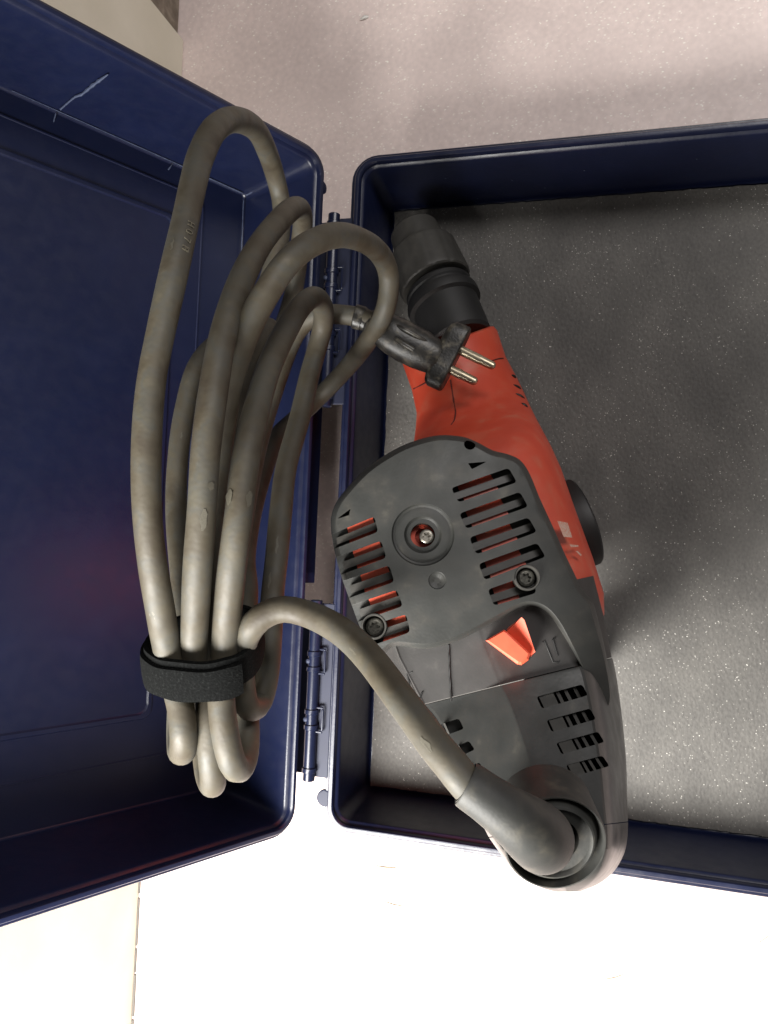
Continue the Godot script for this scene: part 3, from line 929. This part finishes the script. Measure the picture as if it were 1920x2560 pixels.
	# the collar round the cord boot
	var n := (up_at(Vector2(1382, 2104)) * 0.93 + view * Vector3(0.0, -0.34, 0.1)).normalized()
	var o := spot(1388, 2108, 0.2500)
	var px := 0.256 / FOCAL
	k = Kit.new()
	k.lathe(o, n, [[-0.02, 126 * px], [-0.0012, 126 * px], [0.0002, 123 * px], [0.0002, 120 * px], [-0.0030, 116 * px], [-0.0042, 112 * px], [-0.0036, 108 * px], [-0.0012, 103 * px], [0.0000, 97 * px], [0.0003, 92 * px], [-0.0004, 88 * px], [-0.0012, 86 * px], [-0.0014, 60 * px], [-0.02, 56 * px]], 56)
	put("cord_collar", k.mesh(30), M.boot, D)
	# the selector lever
	k = Kit.new()
	k.rings([poly3([[1214, 1601, 0.3040], [1260, 1574, 0.3040], [1268, 1579, 0.3040], [1327, 1634, 0.3030], [1322, 1650, 0.3025], [1304, 1663, 0.3025], [1293, 1661, 0.3025]]), poly3([[1214, 1601, 0.2950], [1260, 1575, 0.2950], [1268, 1579, 0.2950], [1326, 1634, 0.2930], [1321, 1649, 0.2927], [1304, 1662, 0.2925], [1293, 1660, 0.2925]]), poly3([[1221, 1601, 0.2940], [1259, 1579, 0.2940], [1267, 1583, 0.2940], [1320, 1634, 0.2920], [1316, 1646, 0.2917], [1303, 1655, 0.2915], [1296, 1654, 0.2915]])])
	k.rings([poly3([[1266, 1572, 0.3050], [1304, 1543, 0.3050], [1311, 1550, 0.3050], [1338, 1630, 0.3035], [1328, 1642, 0.3030]]), poly3([[1268, 1578, 0.3005], [1304, 1543, 0.2960], [1311, 1550, 0.2955], [1338, 1630, 0.2940], [1328, 1638, 0.2955]])])
	put("direction_switch", k.mesh(24), M.red_bright, D)
	# the lower grip that carries the tool on the tray floor
	k = Kit.new()
	k.tube(spline([spot(1385, 1800, 0.33), spot(1400, 1760, 0.37), spot(1425, 1690, 0.43), spot(1445, 1620, 0.488)], 0.008), [0.021, 0.019, 0.018, 0.0175, 0.0175, 0.018], 26)
	var o2 := Vector3.ZERO
	put("lower_grip", k.mesh(40), M.dark, D)

func finer(list: Array, n: int) -> Array:        # Catmull-Rom between rows of numbers
	var out := []
	for i in list.size() - 1:
		for k in n:
			var row := []
			for j in list[i].size():
				row.append(cubic_interpolate(list[i][j], list[i + 1][j], list[maxi(i - 1, 0)][j], list[mini(i + 2, list.size() - 1)][j], float(k) / n))
			out.append(row)
	out.append(list[list.size() - 1])
	return out

func poly3(list: Array) -> PackedVector3Array:
	var r := PackedVector3Array()
	for q in list: r.append(spot(q[0], q[1], q[2]))
	return r

func cord(D: Node3D) -> void:
	# the elbow boot
	var p := []
	var rad := []
	for q in [[1352, 2098, 0.262, 0.0102], [1353, 2099, 0.250, 0.0103], [1353, 2098, 0.2445, 0.0104], [1348, 2093, 0.2395, 0.0103], [1334, 2081, 0.2355, 0.0100], [1310, 2063, 0.2325, 0.0093], [1278, 2039, 0.2308, 0.0083], [1244, 2015, 0.2304, 0.0076], [1210, 1991, 0.2308, 0.0072], [1180, 1970, 0.2315, 0.0071], [1170, 1963, 0.2318, 0.0070], [1164, 1959, 0.2319, 0.0067], [1165, 1960, 0.2319, 0.0061], [1185, 1974, 0.2315, 0.0059]]:
		p.append(spot(q[0], q[1], q[2])); rad.append(q[3])
	var k := Kit.new()
	k.tube(p, rad, 36)
	put("cord_boot", k.mesh(40), M.boot, D)
	# the cable itself: measured direction and distance along its whole run
	var run := [[1232, 2004, .230], [1200, 1982, .231], [1168, 1961, .2318], [1128, 1912, .234], [1087, 1863, .238], [1011, 1761, .2495], [927, 1649, .268], [868, 1590, .281], [813, 1554, .288], [760, 1532, .294], [710, 1523, .296], [669, 1534, .2965], [637, 1558, .297], [612, 1600, .303], [604, 1660, .310], [607, 1720, .314],
		[616, 1762, .315], [632, 1772, .320], [652, 1752, .328], [668, 1680, .331], [677, 1560, .338], [682, 1480, .345], [692, 1390, .354], [703, 1269, .366], [716, 1166, .378], [750, 1043, .395], [773, 941, .404], [793, 870, .408], [808, 810, .404], [806, 765, .392], [785, 743, .376], [752, 767, .357], [712, 832, .336], [672, 920, .316], [640, 1030, .301], [614, 1150, .289], [595, 1300, .283], [580, 1420, .286], [568, 1540, .295], [560, 1640, .301],
		[553, 1740, .300], [562, 1830, .299], [580, 1905, .302], [600, 1922, .310], [616, 1880, .320], [618, 1800, .328], [605, 1690, .331], [610, 1580, .338], [618, 1480, .354], [612, 1392, .374], [628, 1290, .40], [655, 1187, .426], [690, 1097, .446], [742, 1045, .46], [800, 990, .468], [858, 930, .452], [908, 868, .424], [956, 793, .400], [973, 715, .392], [962, 655, .382], [925, 612, .357], [858, 588, .331], [790, 603, .314], [725, 650, .304], [665, 735, .300], [612, 840, .300], [570, 980, .302], [545, 1150, .302], [528, 1300, .303], [520, 1450, .304], [517, 1600, .309], [520, 1700, .310],
		[522, 1800, .304], [526, 1880, .304], [532, 1945, .308], [530, 1960, .318], [518, 1930, .330], [505, 1830, .338], [490, 1700, .331], [470, 1560, .343], [454, 1433, .362], [441, 1269, .383], [445, 1146, .393], [462, 1023, .404], [490, 920, .416], [540, 860, .436], [610, 838, .442], [655, 838, .426], [670, 822, .400], [668, 828, .369], [652, 870, .348], [625, 960, .331], [600, 1080, .318], [580, 1250, .314], [560, 1450, .315], [545, 1600, .318], [535, 1720, .322],
		[530, 1790, .326], [540, 1830, .338], [555, 1800, .345], [560, 1700, .339], [562, 1500, .359], [556, 1300, .385], [560, 1150, .405], [575, 1050, .416], [613, 925, .426], [640, 840, .426], [655, 760, .426], [675, 690, .426], [700, 600, .431], [704, 520, .436], [693, 460, .431], [672, 390, .411], [640, 325, .374], [588, 299, .340], [538, 322, .320], [502, 390, .307], [481, 470, .297], [462, 560, .289], [435, 680, .281], [400, 840, .277], [378, 960, .275], [367, 1100, .2735], [367, 1260, .2745], [380, 1400, .279], [400, 1520, .287], [412, 1590, .294], [430, 1680, .301],
		[452, 1770, .300], [459, 1840, .299], [457, 1876, .307], [450, 1868, .320], [448, 1800, .331], [455, 1690, .331], [480, 1550, .348], [520, 1400, .369], [560, 1250, .39], [600, 1080, .416], [655, 940, .437], [700, 840, .447], [732, 740, .442], [748, 630, .426], [757, 555, .409], [748, 520, .385], [718, 532, .359], [655, 605, .331], [602, 705, .309], [560, 830, .293], [533, 980, .283], [514, 1130, .279], [505, 1270, .279], [494, 1420, .283], [487, 1560, .293], [485, 1640, .301],
		[490, 1740, .312], [500, 1790, .324], [515, 1785, .335], [525, 1700, .335], [560, 1560, .348], [590, 1400, .369], [620, 1220, .39], [660, 1050, .411], [710, 900, .421], [745, 825, .421], [785, 790, .418], [830, 785, .416], [890, 791, .414], [930, 802, .413]]
	var pts := []
	for q in run: pts.append(spot(q[0], q[1], q[2]))
	var path := spline(pts, 0.0035)
	var rr := []
	for i in path.size(): rr.append(CABLE * (1.0 + 0.018 * sin(i * 0.37) + 0.02 * sin(i * 0.083 + 1.0)))
	k = Kit.new()
	k.tube(path, rr, 18)
	var c := put("power_cable", k.mesh(70), M.cable, D)
	tag(c, "long grey brown rubber cable coiled in the lid")
	for q in [[662, 1128, .309, 0.0055, 0.0012], [636, 1258, .285, 0.006, 0.0014], [588, 1262, .287, 0.006, 0.0018], [520, 1284, .28, 0.008, 0.0013], [694, 1368, .35, 0.009, 0.0006], [673, 1455, .345, 0.008, 0.0006], [385, 1530, .286, 0.004, 0.0011], [466, 1085, .392, 0.004, 0.0005], [772, 540, .385, 0.005, 0.0005], [440, 640, .284, 0.005, 0.0005], [540, 1215, .28, 0.003, 0.0014], [905, 1640, .27, 0.006, 0.0008], [1090, 1880, .237, 0.006, 0.0010]]:
		var want := spot(q[0], q[1], q[2])
		var best := 0
		for j in path.size():
			if path[j].distance_to(want) < path[best].distance_to(want): best = j
		var along: Vector3 = (path[mini(best + 1, path.size() - 1)] - path[best - 1]).normalized()
		var out: Vector3 = want - path[best] + view.z * 0.006
		out = (out - along * out.dot(along)).normalized()
		var sk := Kit.new()
		var sp := []
		for j in 6:
			var f := j / 5.0 - 0.5
			sp.append(path[best] + along * f * q[3] + (out + out.cross(along) * (0.05 * sin(j * 2.1))).normalized() * (CABLE * 1.005))
		sk.tube(sp, [q[4] * 0.3, q[4] * 0.8, q[4], q[4] * 0.9, q[4] * 0.7, q[4] * 0.25], 8, 0.05, out)
		put("rubbed_mark", sk.mesh(60), M.rubbed, c)
	var font := SystemFont.new()
	font.font_names = PackedStringArray(["Droid Sans"])
	var word := "H07RN"
	for i in word.length():
		var t := float(i) / (word.length() - 1)
		var want := spot(lerpf(470, 441, t), lerpf(560, 655, t), 0.285)
		var best := 0
		for j in path.size():
			if path[j].distance_to(want) < path[best].distance_to(want): best = j
		var along: Vector3 = (path[best - 1] - path[best + 1]).normalized()
		if along.dot(view.y) > 0: along = -along
		var out: Vector3 = (view.z * 0.75 + view.x * 0.66)
		out = (out - along * out.dot(along)).normalized()
		var tm := TextMesh.new()
		tm.text = word[i]; tm.font = font; tm.font_size = 16; tm.pixel_size = 0.00022; tm.depth = 0.0003
		var l := put("cable_letter", tm, M.letter, c)
		l.transform = Transform3D(Basis(along, out.cross(along), out), path[best] + out * (CABLE * 1.0))

func plug(D: Node3D) -> void:
	var P := Node3D.new(); P.name = "plug"; D.add_child(P)
	var d := 0.413
	var face := view.z
	var k := Kit.new()
	var p := []; var rad := []
	for q in [[884, 790, 0.0060], [888, 791, 0.0066], [906, 796, 0.0066], [910, 798, 0.0060], [918, 802, 0.0060], [922, 804, 0.0070], [938, 812, 0.0078], [960, 824, 0.0094], [985, 839, 0.0106], [1015, 856, 0.0110], [1050, 874, 0.0108], [1085, 892, 0.0096], [1096, 897, 0.0084]]:
		p.append(spot(q[0], q[1], d)); rad.append(q[2])
	k.tube(p, rad, 30, 0.72, face)
	put("plug_body", k.mesh(36), M.plug, P)
	# finger ridge along the body's back
	k = Kit.new()
	k.tube(spline([spot(985, 812, d - 0.0045), spot(1010, 822, d - 0.0080), spot(1045, 842, d - 0.0075), spot(1075, 860, d - 0.005)], 0.002), [0.0012], 8)
	k.tube(spline([spot(988, 845, d - 0.0065), spot(1012, 862, d - 0.0088), spot(1034, 875, d - 0.0085)], 0.002), [0.0016], 8)
	put("finger_ridge", k.mesh(50), M.plug, P)
	# the head across the pins
	var a := spot(1152, 829, d); var b := spot(1090, 953, d)
	var long := (b - a).normalized()
	var pin := (spot(1192, 956, d - 0.003) - spot(1116, 919, d)).normalized()
	var x := (pin - long * pin.dot(long)).normalized()
	var y := long.cross(x)
	if y.dot(face) < 0: y = -y
	var list := []
	var half := a.distance_to(b) / 2
	var mid := (a + b) / 2
	for q in [[-0.0072, 0.66, 0.0058], [-0.0058, 0.9, 0.0078], [-0.0035, 1.0, 0.0086], [0.0035, 1.0, 0.0086], [0.0044, 0.97, 0.0080], [0.0048, 0.92, 0.0070]]:
		var r := PackedVector3Array()
		for i in 40:
			var t := TAU * i / 40
			var cx := signf(cos(t)) * pow(absf(cos(t)), 0.75)
			var cy := signf(sin(t)) * pow(absf(sin(t)), 0.85)
			r.append(mid + x * q[0] + long * cx * (half + 0.004) * q[1] + y * cy * q[2] * (1.0 - 0.34 * (1.0 - cx * cx)))
		list.append(r)
	k = Kit.new()
	k.rings(list)
	put("plug_head", k.mesh(36), M.plug, P)
	for q in [[1160, 880, 1237, 917], [1112, 917, 1192, 956]]:
		var s := spot(q[0], q[1], d - 0.001); var e := spot(q[2], q[3], d - 0.0055)
		var L := s.distance_to(e)
		k = Kit.new()
		k.lathe(s, e - s, [[-0.006, 0.0026], [L * 0.52, 0.0026], [L * 0.55, 0.0024], [L - 0.0016, 0.0023], [L - 0.0006, 0.0019], [L, 0.0011]], 22)
		put("pin", k.mesh(30), M.brass, P)

func strap() -> void:
	var o := spot(515, 1618, 0.3140)
	var e1 := view * Vector3(1.0, -0.03, 0.0).normalized()
	var ax := view * Vector3(0.0, -0.94, -0.33).normalized()
	var e2 := ax.cross(e1).normalized()
	if e2.dot(view.z) < 0: e2 = -e2
	var k := Kit.new()
	for layer in 2:
		var list := []
		var n := 64
		var from := 0 if layer == 0 else 6
		var to := n if layer == 0 else 30
		for i in range(from, to + 1):
			var a := TAU * i / n + 0.2
			var lean := 0.0012 * sin(a * 2.0) - 0.0022 * cos(a)
			var rise := 0.0 if layer == 0 else 0.0016
			var ex := 0.86
			var dir := e1 * signf(cos(a)) * pow(absf(cos(a)), ex) * (0.0222 + rise) + e2 * signf(sin(a)) * pow(absf(sin(a)), ex) * (0.0232 + rise)
			var nr := dir.normalized()
			var w := 0.0066 + 0.00025 * sin(i * 0.9)
			var shift := lean + (0.0 if layer == 0 else 0.0026)
			var c := o + dir + ax * shift
			var t := 0.0011
			list.append(PackedVector3Array([c - ax * w - nr * t, c - ax * (w + 0.0004), c - ax * w + nr * t, c - ax * w * 0.5 + nr * (t + 0.0003), c + ax * w * 0.5 + nr * (t + 0.0003), c + ax * w + nr * t, c + ax * (w + 0.0004), c + ax * w - nr * t]))
		k.rings(list, layer == 1, layer == 1)
	var s := put("hook_and_loop_strap", k.mesh(50, false), M.felt)
	tag(s, "black fuzzy fabric strap wrapped round the coiled cable", "strap")

func debris() -> void:
	var f := func(u: float, v: float) -> Vector3:          # where a measured direction meets the floor
		var d: Vector3 = spot(u, v, 1.0) - EYE
		return EYE + d * (-EYE.y / d.y)
	for q in [[940, 2164, 990, 2169, "thin brown splinter on the white floor nearest the case gap"], [958, 2252, 1012, 2266, "faint curved splinter on the floor below the tray's left corner"], [1510, 2448, 1562, 2434, "fine bent sliver near the bottom right of the floor"]]:
		var a: Vector3 = f.call(q[0], q[1]); var b: Vector3 = f.call(q[2], q[3])
		var k := Kit.new()
		var m := (a + b) / 2 + Vector3(0, 0, 0.0006)
		k.tube([a + Vector3.UP * 0.0004, m + Vector3.UP * 0.0006, b + Vector3.UP * 0.0005], [0.0003, 0.0007, 0.0003] if q[0] == 940 else [0.0002, 0.0004, 0.0002], 7, 0.6)
		tag(put("splinter", k.mesh(50), M.splinter), q[4], "splinter", "splinters on the floor")
	var c: Vector3 = f.call(1913, 2352)
	var k := Kit.new()
	k.tube([c + Vector3(-0.004, 0.0012, 0.003), c + Vector3(0.0, 0.0018, 0.0), c + Vector3(0.006, 0.0014, -0.006)], [0.0012, 0.0022, 0.0016], 6, 0.7)
	tag(put("plaster_chip", k.mesh(20), M.chip), "white chip lying at the right edge of the bright floor", "chip")
	c = f.call(912, 46)
	k = Kit.new()
	k.tube([c + Vector3(-0.003, 0.0008, 0.0008), c + Vector3(0, 0.0012, 0.0), c + Vector3(0.003, 0.0008, -0.0004)], [0.0006, 0.0013, 0.0007], 6, 0.7)
	tag(put("plaster_chip", k.mesh(20), M.chip), "tiny white chip on the pinkish floor beyond the case", "chip")
